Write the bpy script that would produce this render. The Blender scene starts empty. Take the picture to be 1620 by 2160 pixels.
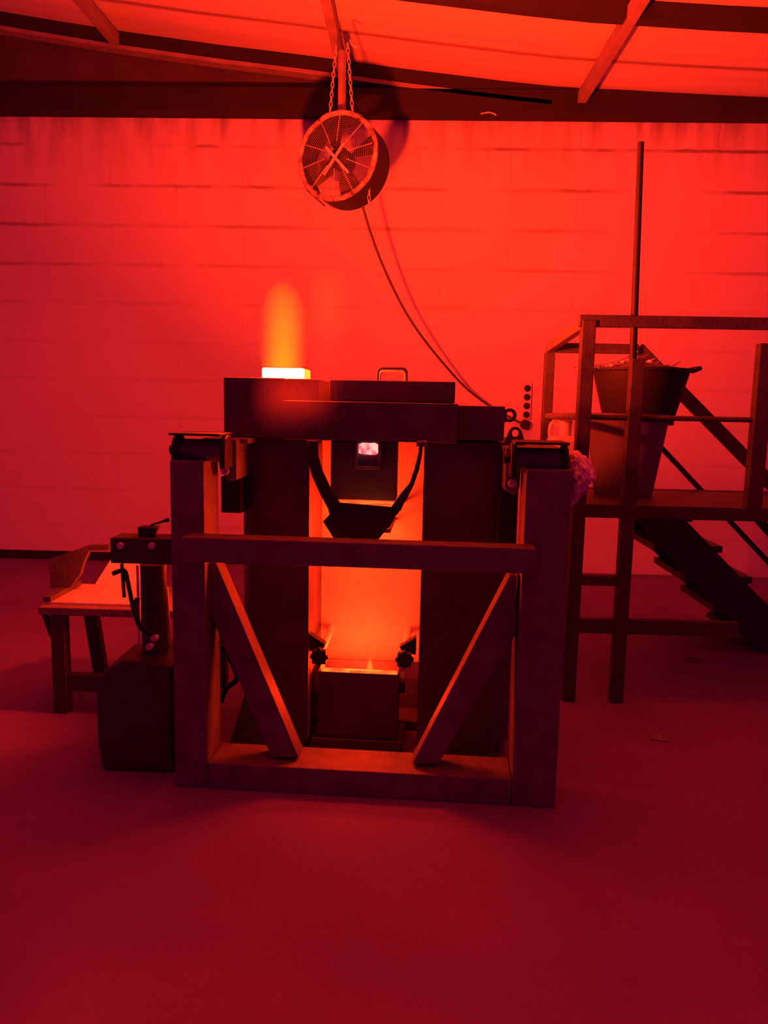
import bpy, bmesh, math, random
from mathutils import Vector, Matrix, noise
random.seed(7)
C = bpy.context.scene.collection
PI = math.pi
def R(d): return math.radians(d)

# ------------------------------------------------------------------ camera
F_PX = 1622.0
PITCH, ROLL, YAW, EYE = 7.9, 0.02, 1.7, 1.6
_p, _y = R(PITCH), R(YAW)
FWD = Vector((-math.sin(_y)*math.cos(_p), math.cos(_y)*math.cos(_p), -math.sin(_p)))
R0 = Vector((math.cos(_y), math.sin(_y), 0)); U0 = R0.cross(FWD)
RGT = R0*math.cos(ROLL) + U0*math.sin(ROLL); UPV = RGT.cross(FWD)
CAMP = Vector((0, 0, EYE))
cd = bpy.data.cameras.new('camera'); cam = bpy.data.objects.new('camera', cd); C.objects.link(cam)
cam.matrix_world = Matrix(((RGT.x, UPV.x, -FWD.x, 0), (RGT.y, UPV.y, -FWD.y, 0), (RGT.z, UPV.z, -FWD.z, EYE), (0, 0, 0, 1)))
cd.sensor_fit = 'HORIZONTAL'; cd.sensor_width = 36; cd.lens = 36*F_PX/1620; cd.clip_start = .05
bpy.context.scene.camera = cam

# ------------------------------------------------------------------ world, exposure, large lights
sc = bpy.context.scene
sc.view_settings.view_transform = 'Standard'; sc.view_settings.look = 'None'
sc.view_settings.gamma = 1; sc.view_settings.use_curve_mapping = False
sc.view_settings.exposure = 0
w = bpy.data.worlds.new('world'); sc.world = w; w.use_nodes = True
w.node_tree.nodes['Background'].inputs[0].default_value = (1, 0.0, .38, 1)
w.node_tree.nodes['Background'].inputs[1].default_value = .17
FIRE = (1, .026, .003)

def ray(x, y): return FWD + RGT*((x-810)/F_PX) - UPV*((y-1080)/F_PX)
def at(x, y, Y):
    d = ray(x, y); return CAMP + d*(Y/d.y)
# furnace frame: local axes turned 2.5 degrees
TH = R(-2.5); ORG = Vector((-.14, 2.97, 0)); MF = Matrix.Translation(ORG) @ Matrix.Rotation(TH, 4, 'Z'); MFI = MF.inverted()
def lo(x, y, ly):
    o = MFI @ CAMP; d = MFI.to_3x3() @ ray(x, y); return o + d*((ly-o.y)/d.y)

def lamp(name, kind, loc, power, col=FIRE, size=.1, rot=(0, 0, 0), spread=None):
    l = bpy.data.lights.new(name, kind); l.energy = power; l.color = col
    if kind == 'AREA':
        l.shape = 'DISK'; l.size = size
        if spread: l.spread = spread
    else: l.shadow_soft_size = size
    o = bpy.data.objects.new(name, l); C.objects.link(o); o.location = loc; o.rotation_euler = rot
    return o
FL = MF @ lo(596, 775, .62)
lamp('fire_light_flue', 'AREA', FL+Vector((0, 0, .03)), 410, FIRE, .16, Vector((.42, .40, 1)).to_track_quat('-Z', 'Y').to_euler(), R(150))
lamp('fire_light_flame', 'POINT', FL+Vector((0, 0, .24)), 260, FIRE, .06)

# ------------------------------------------------------------------ materials
def mat(name, base, rough=.6, metal=0, var=.0, scale=6, bump=0, bscale=40, spec=.4):
    m = bpy.data.materials.new(name); m.use_nodes = True; nt = m.node_tree; b = nt.nodes['Principled BSDF']
    b.inputs['Roughness'].default_value = rough; b.inputs['Metallic'].default_value = metal
    b.inputs['Specular IOR Level'].default_value = spec
    b.inputs['Base Color'].default_value = (*base, 1)
    tc = nt.nodes.new('ShaderNodeTexCoord')
    if var:
        n = nt.nodes.new('ShaderNodeTexNoise'); n.inputs['Scale'].default_value = scale; n.inputs['Detail'].default_value = 6
        nt.links.new(tc.outputs['Object'], n.inputs['Vector'])
        r = nt.nodes.new('ShaderNodeValToRGB'); r.color_ramp.elements[0].position = .3; r.color_ramp.elements[1].position = .7
        r.color_ramp.elements[0].color = (*[c*(1-var) for c in base], 1); r.color_ramp.elements[1].color = (*[min(1, c*(1+var)) for c in base], 1)
        nt.links.new(n.outputs['Fac'], r.inputs[0]); nt.links.new(r.outputs[0], b.inputs['Base Color'])
    if bump:
        n2 = nt.nodes.new('ShaderNodeTexNoise'); n2.inputs['Scale'].default_value = bscale; n2.inputs['Detail'].default_value = 5
        nt.links.new(tc.outputs['Object'], n2.inputs['Vector'])
        bp = nt.nodes.new('ShaderNodeBump'); bp.inputs['Strength'].default_value = bump; bp.inputs['Distance'].default_value = .01
        nt.links.new(n2.outputs['Fac'], bp.inputs['Height']); nt.links.new(bp.outputs[0], b.inputs['Normal'])
    return m
def emis(name, col, s):
    m = bpy.data.materials.new(name); m.use_nodes = True; nt = m.node_tree; b = nt.nodes['Principled BSDF']
    b.inputs['Base Color'].default_value = (.1, .05, .04, 1)
    b.inputs['Emission Color'].default_value = (*col, 1); b.inputs['Emission Strength'].default_value = s
    return m
def emis_noise(name, c0, c1, s, scale):
    m = emis(name, c0, s); nt = m.node_tree; b = nt.nodes['Principled BSDF']
    tc = nt.nodes.new('ShaderNodeTexCoord'); n = nt.nodes.new('ShaderNodeTexNoise'); n.inputs['Scale'].default_value = scale
    r = nt.nodes.new('ShaderNodeValToRGB'); r.color_ramp.elements[0].color = (*c0, 1); r.color_ramp.elements[1].color = (*c1, 1)
    r.color_ramp.elements[0].position = .4; r.color_ramp.elements[1].position = .6
    nt.links.new(tc.outputs['Object'], n.inputs['Vector']); nt.links.new(n.outputs['Fac'], r.inputs[0]); nt.links.new(r.outputs[0], b.inputs['Emission Color'])
    return m
M = dict(
    steel=mat('dark_steel', (.055, .052, .055), .55, .0, .3, 9, .25, 60),
    steelp=mat('painted_steel', (.15, .135, .135), .6, 0, .25, 12, .3, 70),
    black=mat('black_iron', (.02, .02, .022), .6, 0, .2, 9, .2, 60),
    shell=mat('sooty_shell', (.085, .066, .10), .65, 0, .3, 5, .15, 50),
    plate=mat('pale_plate', (.42, .39, .36), .55, 0, .12, 7, .12, 60),
    galv=mat('zinc_sheet', (.6, .58, .56), .45, .1, .15, 10, .1, 60),
    chrome=mat('bright_rod', (.8, .78, .76), .4, .2),
    wool=mat('ceramic_wool', (.75, .72, .68), .95, 0, .15, 20, .8, 60),
    rubber=mat('black_rubber', (.015, .015, .017), .7),
    plastic=mat('grey_plastic', (.16, .15, .15), .5, 0, .1, 5),
    white=mat('white_plastic', (.7, .68, .66), .5, 0, .1, 5),
    cable=mat('cable', (.09, .08, .08), .6),
    rust=mat('flaky_rim', (.36, .30, .28), .7, 0, .9, 18, .8, 50),
    gable=mat('gable_board', (.075, .06, .06), .8, 0, .25, 3),
    beam=mat('beam_steel', (.02, .018, .02), .8, 0, .2, 4),
    purlin=mat('purlin_paint', (.28, .24, .23), .7, 0, .15, 8),
    hot=emis('white_hot_brick', (1, .62, .32), 3.2),
    hotedge=emis('yellow_hot_brick', (1, .33, .03), 2.2),
    port=emis_noise('tap_hole_glow', (1, .30, .25), (1, .05, .08), 2.0, 28),
    melt=emis_noise('glowing_metal', (1, .20, .02), (.9, .05, .01), 1.5, 16),
)

# ---------------------------------------------- surfaces of the hall
ZJ = at(900, 313, 7.5).z+.011
def wall_mat():
    m = bpy.data.materials.new('rendered_block_wall'); m.use_nodes = True; nt = m.node_tree; N = nt.nodes; L = nt.links
    b = N['Principled BSDF']; b.inputs['Roughness'].default_value = .85; b.inputs['Specular IOR Level'].default_value = .2
    tc = N.new('ShaderNodeTexCoord'); sp = N.new('ShaderNodeSeparateXYZ'); L.new(tc.outputs['Object'], sp.inputs[0])
    cb = N.new('ShaderNodeCombineXYZ'); L.new(sp.outputs['X'], cb.inputs[0]); L.new(sp.outputs['Z'], cb.inputs[1])
    # warp slightly
    br = N.new('ShaderNodeTexBrick'); br.inputs['Scale'].default_value = 1
    br.inputs['Brick Width'].default_value = 1.25; br.inputs['Row Height'].default_value = .36
    br.inputs['Mortar Size'].default_value = .016; br.inputs['Mortar Smooth'].default_value = .8
    br.inputs['Color1'].default_value = (0, 0, 0, 1); br.inputs['Color2'].default_value = (0, 0, 0, 1); br.inputs['Mortar'].default_value = (1, 1, 1, 1)
    nz = N.new('ShaderNodeTexNoise'); nz.inputs['Scale'].default_value = 9; L.new(cb.outputs[0], nz.inputs['Vector'])
    sc_ = N.new('ShaderNodeVectorMath'); sc_.operation = 'SCALE'; sc_.inputs['Scale'].default_value = .022; L.new(nz.outputs['Color'], sc_.inputs[0])
    ad = N.new('ShaderNodeVectorMath'); ad.operation = 'ADD'; L.new(cb.outputs[0], ad.inputs[0]); L.new(sc_.outputs[0], ad.inputs[1]); 
    of = N.new('ShaderNodeVectorMath'); of.operation = 'ADD'; of.inputs[1].default_value = (.35, -ZJ, 0); L.new(ad.outputs[0], of.inputs[0]); L.new(of.outputs[0], br.inputs['Vector'])
    bz = N.new('ShaderNodeSeparateXYZ'); L.new(ad.outputs[0], bz.inputs[0])
    def mm(op, a, b=None):
        n = N.new('ShaderNodeMath'); n.operation = op
        for i, v in enumerate((a, b)):
            if v is None: continue
            if isinstance(v, (int, float)): n.inputs[i].default_value = v
            else: L.new(v, n.inputs[i])
        return n.outputs[0]
    ph = mm('ABSOLUTE', mm('SUBTRACT', mm('FRACT', mm('DIVIDE', mm('SUBTRACT', bz.outputs['Y'], ZJ-.18), .36)), .5))
    hl = N.new('ShaderNodeMapRange'); hl.inputs['From Min'].default_value = .025; hl.inputs['From Max'].default_value = .06; hl.inputs['To Min'].default_value = 1; hl.inputs['To Max'].default_value = 0; L.new(ph, hl.inputs['Value'])
    vj = mm('MULTIPLY', br.outputs['Color'], .45)
    joints = mm('MAXIMUM', hl.outputs[0], vj)
    # patches where joints show
    n2 = N.new('ShaderNodeTexNoise'); n2.inputs['Scale'].default_value = 1.1; n2.inputs['Detail'].default_value = 4; L.new(cb.outputs[0], n2.inputs['Vector'])
    r2 = N.new('ShaderNodeValToRGB'); r2.color_ramp.elements[0].position = .40; r2.color_ramp.elements[1].position = .60; L.new(n2.outputs['Fac'], r2.inputs[0])
    # joints only in upper part of wall (2.2 m and up, more toward the top)
    mr = N.new('ShaderNodeMapRange'); mr.inputs['From Min'].default_value = 2.2; mr.inputs['From Max'].default_value = 4.2; mr.inputs['To Min'].default_value = .15; mr.inputs['To Max'].default_value = 1; L.new(sp.outputs['Z'], mr.inputs['Value'])
    m1 = N.new('ShaderNodeMath'); m1.operation = 'MULTIPLY'; L.new(r2.outputs[0], m1.inputs[0]); L.new(mr.outputs[0], m1.inputs[1])
    m2 = N.new('ShaderNodeMath'); m2.operation = 'MULTIPLY'; L.new(m1.outputs[0], m2.inputs[0]); L.new(joints, m2.inputs[1])
    # drip streaks in the top course
    mp = N.new('ShaderNodeMapping'); mp.inputs['Scale'].default_value = (7, 1.0, 1); L.new(cb.outputs[0], mp.inputs[0])
    n3 = N.new('ShaderNodeTexNoise'); n3.inputs['Scale'].default_value = 1; n3.inputs['Detail'].default_value = 5; L.new(mp.outputs[0], n3.inputs['Vector'])
    r3 = N.new('ShaderNodeValToRGB'); r3.color_ramp.elements[0].position = .42; r3.color_ramp.elements[1].position = .72; L.new(n3.outputs['Fac'], r3.inputs[0])
    mr3 = N.new('ShaderNodeMapRange'); mr3.inputs['From Min'].default_value = 3.6; mr3.inputs['From Max'].default_value = 4.3; mr3.inputs['To Max'].default_value = .85; L.new(sp.outputs['Z'], mr3.inputs['Value'])
    m3 = N.new('ShaderNodeMath'); m3.operation = 'MULTIPLY'; L.new(r3.outputs[0], m3.inputs[0]); L.new(mr3.outputs[0], m3.inputs[1])
    mx = N.new('ShaderNodeMath'); mx.operation = 'MAXIMUM'; L.new(m2.outputs[0], mx.inputs[0]); L.new(m3.outputs[0], mx.inputs[1])
    n4 = N.new('ShaderNodeTexNoise'); n4.inputs['Scale'].default_value = .8; n4.inputs['Detail'].default_value = 5; L.new(cb.outputs[0], n4.inputs['Vector'])
    base = N.new('ShaderNodeMixRGB'); base.inputs[1].default_value = (.66, .6, .56, 1); base.inputs[2].default_value = (.8, .76, .72, 1); L.new(n4.outputs['Fac'], base.inputs[0])
    fin = N.new('ShaderNodeMixRGB'); fin.inputs[2].default_value = (.2, .15, .13, 1); L.new(mx.outputs[0], fin.inputs[0]); L.new(base.outputs[0], fin.inputs[1])
    L.new(fin.outputs[0], b.inputs['Base Color'])
    bp = N.new('ShaderNodeBump'); bp.inputs['Strength'].default_value = .3; bp.inputs['Distance'].default_value = .01; bp.invert = True
    L.new(m2.outputs[0], bp.inputs['Height']); L.new(bp.outputs[0], b.inputs['Normal'])
    return m
def ceil_mat():
    m = bpy.data.materials.new('roof_panel'); m.use_nodes = True; nt = m.node_tree; N = nt.nodes; L = nt.links
    b = N['Principled BSDF']; b.inputs['Roughness'].default_value = .6
    tc = N.new('ShaderNodeTexCoord'); mp = N.new('ShaderNodeMapping'); mp.inputs['Scale'].default_value = (.15, 6, .15); L.new(tc.outputs['Object'], mp.inputs[0])
    n = N.new('ShaderNodeTexNoise'); n.inputs['Scale'].default_value = 1.3; n.inputs['Detail'].default_value = 5; L.new(mp.outputs[0], n.inputs['Vector'])
    wv = N.new('ShaderNodeTexWave'); wv.bands_direction = 'Y'; wv.inputs['Scale'].default_value = .42; wv.inputs['Distortion'].default_value = 0; L.new(tc.outputs['Object'], wv.inputs['Vector'])
    r = N.new('ShaderNodeValToRGB'); r.color_ramp.elements[0].position = .0; r.color_ramp.elements[0].color = (.42, .36, .33, 1); r.color_ramp.elements[1].position = .035; r.color_ramp.elements[1].color = (1, 1, 1, 1); L.new(wv.outputs['Fac'], r.inputs[0])
    c = N.new('ShaderNodeMixRGB'); c.inputs[1].default_value = (.55, .5, .46, 1); c.inputs[2].default_value = (.85, .8, .75, 1); L.new(n.outputs['Fac'], c.inputs[0])
    mu = N.new('ShaderNodeMixRGB'); mu.blend_type = 'MULTIPLY'; mu.inputs[0].default_value = 1; L.new(c.outputs[0], mu.inputs[1]); L.new(r.outputs[0], mu.inputs[2])
    L.new(mu.outputs[0], b.inputs['Base Color'])
    return m
M['wall'] = wall_mat(); M['ceil'] = ceil_mat()
M['floor'] = mat('concrete_floor', (.18, .10, .34), .85, 0, .14, 1.3, .1, 30, .25)

# ------------------------------------------------------------------ mesh helpers
class MB:
    def __init__(s): s.b = bmesh.new()
    def poly(s, pts, faces):
        v = [s.b.verts.new(p) for p in pts]
        for f in faces: s.b.faces.new([v[i] for i in f])
        return s
    def box(s, x0, x1, y0, y1, z0, z1):
        return s.poly([(x0, y0, z0), (x1, y0, z0), (x1, y1, z0), (x0, y1, z0), (x0, y0, z1), (x1, y0, z1), (x1, y1, z1), (x0, y1, z1)],
                      [(0, 3, 2, 1), (4, 5, 6, 7), (0, 1, 5, 4), (1, 2, 6, 5), (2, 3, 7, 6), (3, 0, 4, 7)])
    def bar(s, a, b, w, h, up=(0, 0, 1)):
        a = Vector(a); b = Vector(b); d = (b-a).normalized(); up = Vector(up); sd = d.cross(up)
        if sd.length < 1e-4: sd = d.cross(Vector((0, 1, 0)))
        sd.normalize(); u = sd.cross(d)
        pts = []
        for q in (a, b):
            for i, j in ((-1, -1), (1, -1), (1, 1), (-1, 1)): pts.append(q+sd*(i*w/2)+u*(j*h/2))
        return s.poly(pts, [(0, 1, 2, 3), (7, 6, 5, 4), (0, 4, 5, 1), (1, 5, 6, 2), (2, 6, 7, 3), (3, 7, 4, 0)])
    def cyl(s, a, b, r0, r1=None, n=24, caps=True):
        a = Vector(a); b = Vector(b); r1 = r0 if r1 is None else r1; d = (b-a).normalized()
        x = d.orthogonal().normalized(); y = d.cross(x)
        pts = [q+x*(r*math.cos(2*PI*i/n))+y*(r*math.sin(2*PI*i/n)) for q, r in ((a, r0), (b, r1)) for i in range(n)]
        f = [(i, (i+1) % n, n+(i+1) % n, n+i) for i in range(n)]
        if caps: f += [tuple(range(n-1, -1, -1)), tuple(range(n, 2*n))]
        return s.poly(pts, f)
    def tube(s, path, r, n=10, closed=False):
        P = [Vector(p) for p in path]; k = len(P); rings = []
        ref = None
        for i, p in enumerate(P):
            if closed: t = P[(i+1) % k]-P[i-1]
            else: t = P[min(i+1, k-1)]-P[max(i-1, 0)]
            t.normalize()
            if ref is None: ref = t.orthogonal().normalized()
            x = (ref - t*ref.dot(t)).normalized(); ref = x; y = t.cross(x)
            rr = r[i] if isinstance(r, (list, tuple)) else r
            rings.append([s.b.verts.new(p+x*(rr*math.cos(2*PI*j/n))+y*(rr*math.sin(2*PI*j/n))) for j in range(n)])
        for i in range(k if closed else k-1):
            A, B = rings[i], rings[(i+1) % k]
            for j in range(n): s.b.faces.new([A[j], A[(j+1) % n], B[(j+1) % n], B[j]])
        if not closed:
            s.b.faces.new(rings[0][::-1]); s.b.faces.new(rings[-1])
        return s
    def lathe(s, prof, c=(0, 0, 0), n=36, wob=0, tilt=None):
        rings = []
        for k, (r, z) in enumerate(prof):
            ring = []
            for j in range(n):
                a = 2*PI*j/n; rr = r*(1+wob*math.sin(3*a+1)+wob*.6*math.sin(5*a))
                v = Vector((rr*math.cos(a), rr*math.sin(a), z))
                if tilt: v = tilt @ v
                ring.append(s.b.verts.new(v+Vector(c)))
            rings.append(ring)
        for A, B in zip(rings, rings[1:]):
            for j in range(n): s.b.faces.new([A[j], A[(j+1) % n], B[(j+1) % n], B[j]])
        s.b.faces.new(rings[0][::-1]); s.b.faces.new(rings[-1]); return s
    def prism_y(s, xz, y0, y1):      # polygon in the x-z plane extruded along y
        n = len(xz); pts = [(x, y0, z) for x, z in xz]+[(x, y1, z) for x, z in xz]
        return s.poly(pts, [tuple(range(n-1, -1, -1)), tuple(range(n, 2*n))]+[(i, (i+1) % n, n+(i+1) % n, n+i) for i in range(n)])
    def prism_z(s, xy, z0, z1):
        n = len(xy); pts = [(x, y, z0) for x, y in xy]+[(x, y, z1) for x, y in xy]
        return s.poly(pts, [tuple(range(n-1, -1, -1)), tuple(range(n, 2*n))]+[(i, (i+1) % n, n+(i+1) % n, n+i) for i in range(n)])
    def build(s, name, m, parent=None, bevel=0, smooth=False):
        bmesh.ops.recalc_face_normals(s.b, faces=s.b.faces[:])
        me = bpy.data.meshes.new(name); s.b.to_mesh(me); s.b.free(); me.materials.append(m if not isinstance(m, str) else M[m])
        if smooth:
            for p in me.polygons: p.use_smooth = True
            me.set_sharp_from_angle(angle=R(38))
        o = bpy.data.objects.new(name, me); C.objects.link(o)
        if parent: o.parent = parent
        if bevel:
            md = o.modifiers.new('bevel', 'BEVEL'); md.width = bevel; md.segments = 2; md.limit_method = 'ANGLE'
        return o
def tag(o, label, cat, group=None, kind=None):
    o['label'] = label; o['category'] = cat
    if group: o['group'] = group
    if kind: o['kind'] = kind
    return o
def empty(name, label, cat, loc=(0, 0, 0), rz=0, group=None):
    o = bpy.data.objects.new(name, None); C.objects.link(o); o.location = loc; o.rotation_euler = (0, 0, rz); o.empty_display_size = .1
    return tag(o, label, cat, group)
def struct(o): o['kind'] = 'structure'; return o
def smooth_path(pts, n=8):
    P = [Vector(p) for p in pts]; out = []
    for i in range(len(P)-1):
        p0 = P[max(i-1, 0)]; p1 = P[i]; p2 = P[i+1]; p3 = P[min(i+2, len(P)-1)]
        for k in range(n):
            t = k/n; out.append(.5*((2*p1)+(-p0+p2)*t+(2*p0-5*p1+4*p2-p3)*t*t+(-p0+3*p1-3*p2+p3)*t**3))
    out.append(P[-1]); return out

# ------------------------------------------------------------------ the hall
WY = 7.5
struct(MB().box(-9, 8, -4, WY+.2, -.2, 0).build('floor', 'floor'))
struct(MB().box(-9, 8, WY, WY+.2, 0, 6.2).build('wall_back', 'wall'))
cpts = [at(x, y, WY-.12) for x, y in ((0, 33), (240, 72), (460, 103), (650, 126), (820, 150), (1130, 188), (1380, 205), (1620, 217))]
xs = [p.x for p in cpts]; zs = [p.z for p in cpts]
xs = [-9]+xs+[8]; zs = [zs[0]+(xs[1]+9)*.17]+zs+[zs[-1]-.1]
def zc(x):
    for i in range(len(xs)-1):
        if x <= xs[i+1]:
            t = (x-xs[i])/(xs[i+1]-xs[i]); return zs[i]*(1-t)+zs[i+1]*t
    return zs[-1]
def zroof(x, Y): return zc(x)+.02-.03*(WY-Y)
NX = 40
b = MB(); X = [-9+17*i/NX for i in range(NX+1)]
for i in range(NX):
    a, c = X[i], X[i+1]
    b.poly([(a, -4, zroof(a, -4)), (c, -4, zroof(c, -4)), (c, WY, zroof(c, WY)), (a, WY, zroof(a, WY)),
            (a, -4, zroof(a, -4)+.08), (c, -4, zroof(c, -4)+.08), (c, WY, zroof(c, WY)+.08), (a, WY, zroof(a, WY)+.08)],
           [(0, 3, 2, 1), (4, 5, 6, 7), (0, 1, 5, 4), (2, 3, 7, 6)]+([(3, 0, 4, 7)] if i == 0 else [])+([(1, 2, 6, 5)] if i == NX-1 else []))
bmesh.ops.remove_doubles(b.b, verts=b.b.verts[:], dist=1e-5)
struct(b.build('ceiling', 'ceil', smooth=True))
def sweep(Y0, Y1, dz0, dz1, name, m, xmax=99):        # beam following the roof line
    b = MB()
    for i in range(NX):
        a, c = X[i], X[i+1]
        if c > xmax: break
        b.poly([(q, yy, zroof(q, Y1)+dz) for dz in (dz0, dz1) for q, yy in ((a, Y0), (c, Y0), (c, Y1), (a, Y1))],
               [(0, 3, 2, 1), (4, 5, 6, 7), (0, 1, 5, 4), (2, 3, 7, 6)]+([(3, 0, 4, 7)] if i == 0 else [])+([(1, 2, 6, 5)] if i == NX-1 else []))
    bmesh.ops.remove_doubles(b.b, verts=b.b.verts[:], dist=1e-5)
    return struct(b.build(name, m))
sweep(WY-.18, WY-.08, -.125, -.01, 'trim_1', 'beam')
sweep(WY-.20, WY-.08, -.165, -.13, 'trim_2', 'purlin', at(1180, 180, WY).x)
sweep(5.72, 5.83, -.12, -.01, 'trim_3', 'beam')
# gable board and the level ring beam over the block wall
zb = at(810, 236, WY-.2).z; zt = at(810, 186, WY-.2).z
b = MB()
for i in range(NX):
    a, c = X[i], X[i+1]
    za, zc_ = max(zt+.01, zroof(a, WY)-.02), max(zt+.01, zroof(c, WY)-.02)
    b.poly([(a, WY-.06, zb+.05), (c, WY-.06, zb+.05), (c, WY-.06, zc_), (a, WY-.06, za), (a, WY, zb+.05), (c, WY, zb+.05), (c, WY, zc_), (a, WY, za)],
           [(0, 1, 2, 3), (7, 6, 5, 4), (3, 2, 6, 7), (0, 4, 5, 1)])
struct(b.build('wall_gable', 'gable'))
struct(MB().box(-9, 8, WY-.2, WY, zb, zt).build('trim_4', 'beam'))
struct(MB().box(-9, -1.6, WY-.02, WY, 0, .085).build('shade_strip_back', 'beam'))  # dark strip stands in for shade along the left wall foot
# purlins running down the hall
for k, ((x0, y0), (x1, y1)) in enumerate((((180, 0), (240, 72)), ((700, 0), (721, 112)), ((1340, 0), (1230, 192)))):
    q = at(x1, y1, WY-.25); a = Vector((q.x, WY-.22, zroof(q.x, WY)-.10)); e = Vector((q.x, .5, zroof(q.x, .5)-.07))
    struct(MB().bar(e, a, .075, .1).build('trim_%d' % (5+k), 'purlin', bevel=.004))

# ------------------------------------------------------------------ furnace stand
def fempty(name, label, cat, group=None): return empty(name, label, cat, ORG, TH, group)
st = fempty('furnace_stand', 'heavy dark steel portal frame standing in front of the furnace, with two slanting braces', 'stand')
pL0, pL1 = lo(367, 1500, 0).x, lo(436, 1500, 0).x
pR0, pR1 = lo(1092, 1400, 0).x, lo(1187, 1400, 0).x
zpost = lo(400, 972, 0).z; ztop = lo(600, 1618, 0).z
MB().box(pL0, pL1, 0, .2, 0, zpost).build('post', 'steelp', st, .006)
MB().box(pR0, pR1, 0, .2, 0, lo(1140, 990, 0).z).build('post', 'steelp', st, .006)
MB().box(pL1+.002, pR0-.002, 0, .2, 0, ztop).build('base_beam', 'steelp', st, .006)
c0, c1 = lo(383, 1134, -.1), lo(1128, 1206, -.1)
MB().box(c0.x, c1.x, -.1, -.002, lo(700, 1196, -.1).z, lo(700, 1143, -.1).z).build('cross_bar', 'steelp', st, .005)
def brace(pts):
    xz = [(lo(x, y, .06).x, lo(x, y, .06).z) for x, y in pts]
    MB().prism_y(xz, .06, .16).build('brace', 'steelp', st, .004)
zb_ = 1605
brace([(441, 1187), (456, 1187), (630, 1598), (572, 1598), (441, 1290)])
brace([(1090, 1214), (1075, 1214), (869, 1612), (924, 1612), (1090, 1335)])

def bearing(cx, cz, w, r, side):
    h = MB().box(cx-w*.48, cx+w*.48, -.01, .2, cz+r*1.12, cz+r*1.3).build('bearing_block', 'black', st, .003)
    MB().cyl((cx-w*.42, .1, cz), (cx+w*.42, .1, cz), r*.82, n=36).build('roller', 'steelp', h, smooth=True)
    for s in (-1, 1):
        prof = [(math.cos(a)*r*1.15, math.sin(a)*r*1.15) for a in [PI*k/14 for k in range(15)]]+[(-r*1.15, -r*1.2), (r*1.15, -r*1.2)]
        x = cx+s*w*.46; t = w*.05; n = len(prof)
        pts = [(x-t, .1+p, cz+q) for p, q in prof]+[(x+t, .1+p, cz+q) for p, q in prof]
        MB().poly(pts, [tuple(range(n)), tuple(range(2*n-1, n-1, -1))]+[(i, (i+1) % n, n+(i+1) % n, n+i) for i in range(n)]).build('side_plate', 'black', h, .003)
    MB().cyl((cx-w*.62, .1, cz), (cx-w*.5, .1, cz), r*.35, n=20).build('shaft_end', 'black', h, smooth=True)
    return h
q = lo(411, 952, 0); bearing(q.x, q.z-.002, .215, .056, 'left')
q = lo(1142, 972, 0); bearing(q.x, q.z-.002, .215, .056, 'right')

# ------------------------------------------------------------------ furnace
fu = fempty('melting_furnace', 'sooty round steel melting furnace with a bright recessed front plate', 'furnace')
zrim0 = lo(778, 931, .25).z; zrim1 = lo(778, 848, .25).z
def col(x0, x1, rx0, rx1):
    # D-shaped upright, outer side rounded
    pass
FY = .38; PLY = .74
xl0, xl1 = lo(498, 1250, FY).x, lo(651, 1250, FY).x
xr0, xr1 = lo(887, 1250, FY).x, lo(1092, 1250, FY).x
def arc(cx, cy, r, a0, a1, n=10): return [(cx+r*math.cos(R(a0+(a1-a0)*k/n)), cy+r*math.sin(R(a0+(a1-a0)*k/n))) for k in range(n+1)]
BK = 1.35
left = [(xl1, FY)]+[(xl0+.16+.16*math.cos(R(a)), FY+.16+.16*math.sin(R(a))) for a in range(270, 179, -10)]+[(xl0, BK-.3), (xl0+.3, BK), (xl1, BK)]
right = [(xr0, FY)]+[(xr1-.16+.16*math.cos(R(a)), FY+.16+.16*math.sin(R(a))) for a in range(-90, 1, 10)]+[(xr1, BK-.3), (xr1-.3, BK), (xr0, BK)]
zleg = .06
MB().prism_z(left, zleg, zrim0).build('side_housing', 'shell', fu, smooth=True)
MB().prism_z(right, zleg, zrim0).build('side_housing', 'shell', fu, smooth=True)
zpl = lo(770, 1392, PLY).z
MB().box(xl1, xr0, PLY, PLY+.03, zpl, zrim0).build('front_plate', 'plate', fu, .002)
MB().box(xl1, xr0, PLY+.03, BK-.1, zpl+.05, zrim0).build('inner_shell', 'shell', fu)
# splayed feet and floor skid
b = MB(); xa = lo(480, 1566, FY).x
b.poly([(xa, FY, 0), (xl1-.02, FY, 0), (xl1-.02, BK, 0), (xa, BK, 0), (xl0+.03, FY+.03, .26), (xl1-.02, FY+.03, .26), (xl1-.02, BK, .26), (xl0+.03, BK, .26)],
       [(0, 3, 2, 1), (4, 5, 6, 7), (0, 1, 5, 4), (1, 2, 6, 5), (2, 3, 7, 6), (3, 0, 4, 7)]).build('foot', 'shell', fu, .004)
b = MB(); xb = lo(1040, 1590, FY).x
b.poly([(xr0+.02, FY, 0), (xb, FY, 0), (xb, BK, 0), (xr0+.02, BK, 0), (xr0+.02, FY+.03, .26), (xr1-.05, FY+.03, .26), (xr1-.05, BK, .26), (xr0+.02, BK, .26)],
       [(0, 3, 2, 1), (4, 5, 6, 7), (0, 1, 5, 4), (1, 2, 6, 5), (2, 3, 7, 6), (3, 0, 4, 7)]).build('foot', 'shell', fu, .004)
MB().box(xl1-.015, xr0+.015, FY+.3, FY+.9, 0, .05).build('skid_plate', 'shell', fu, .004)
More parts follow.
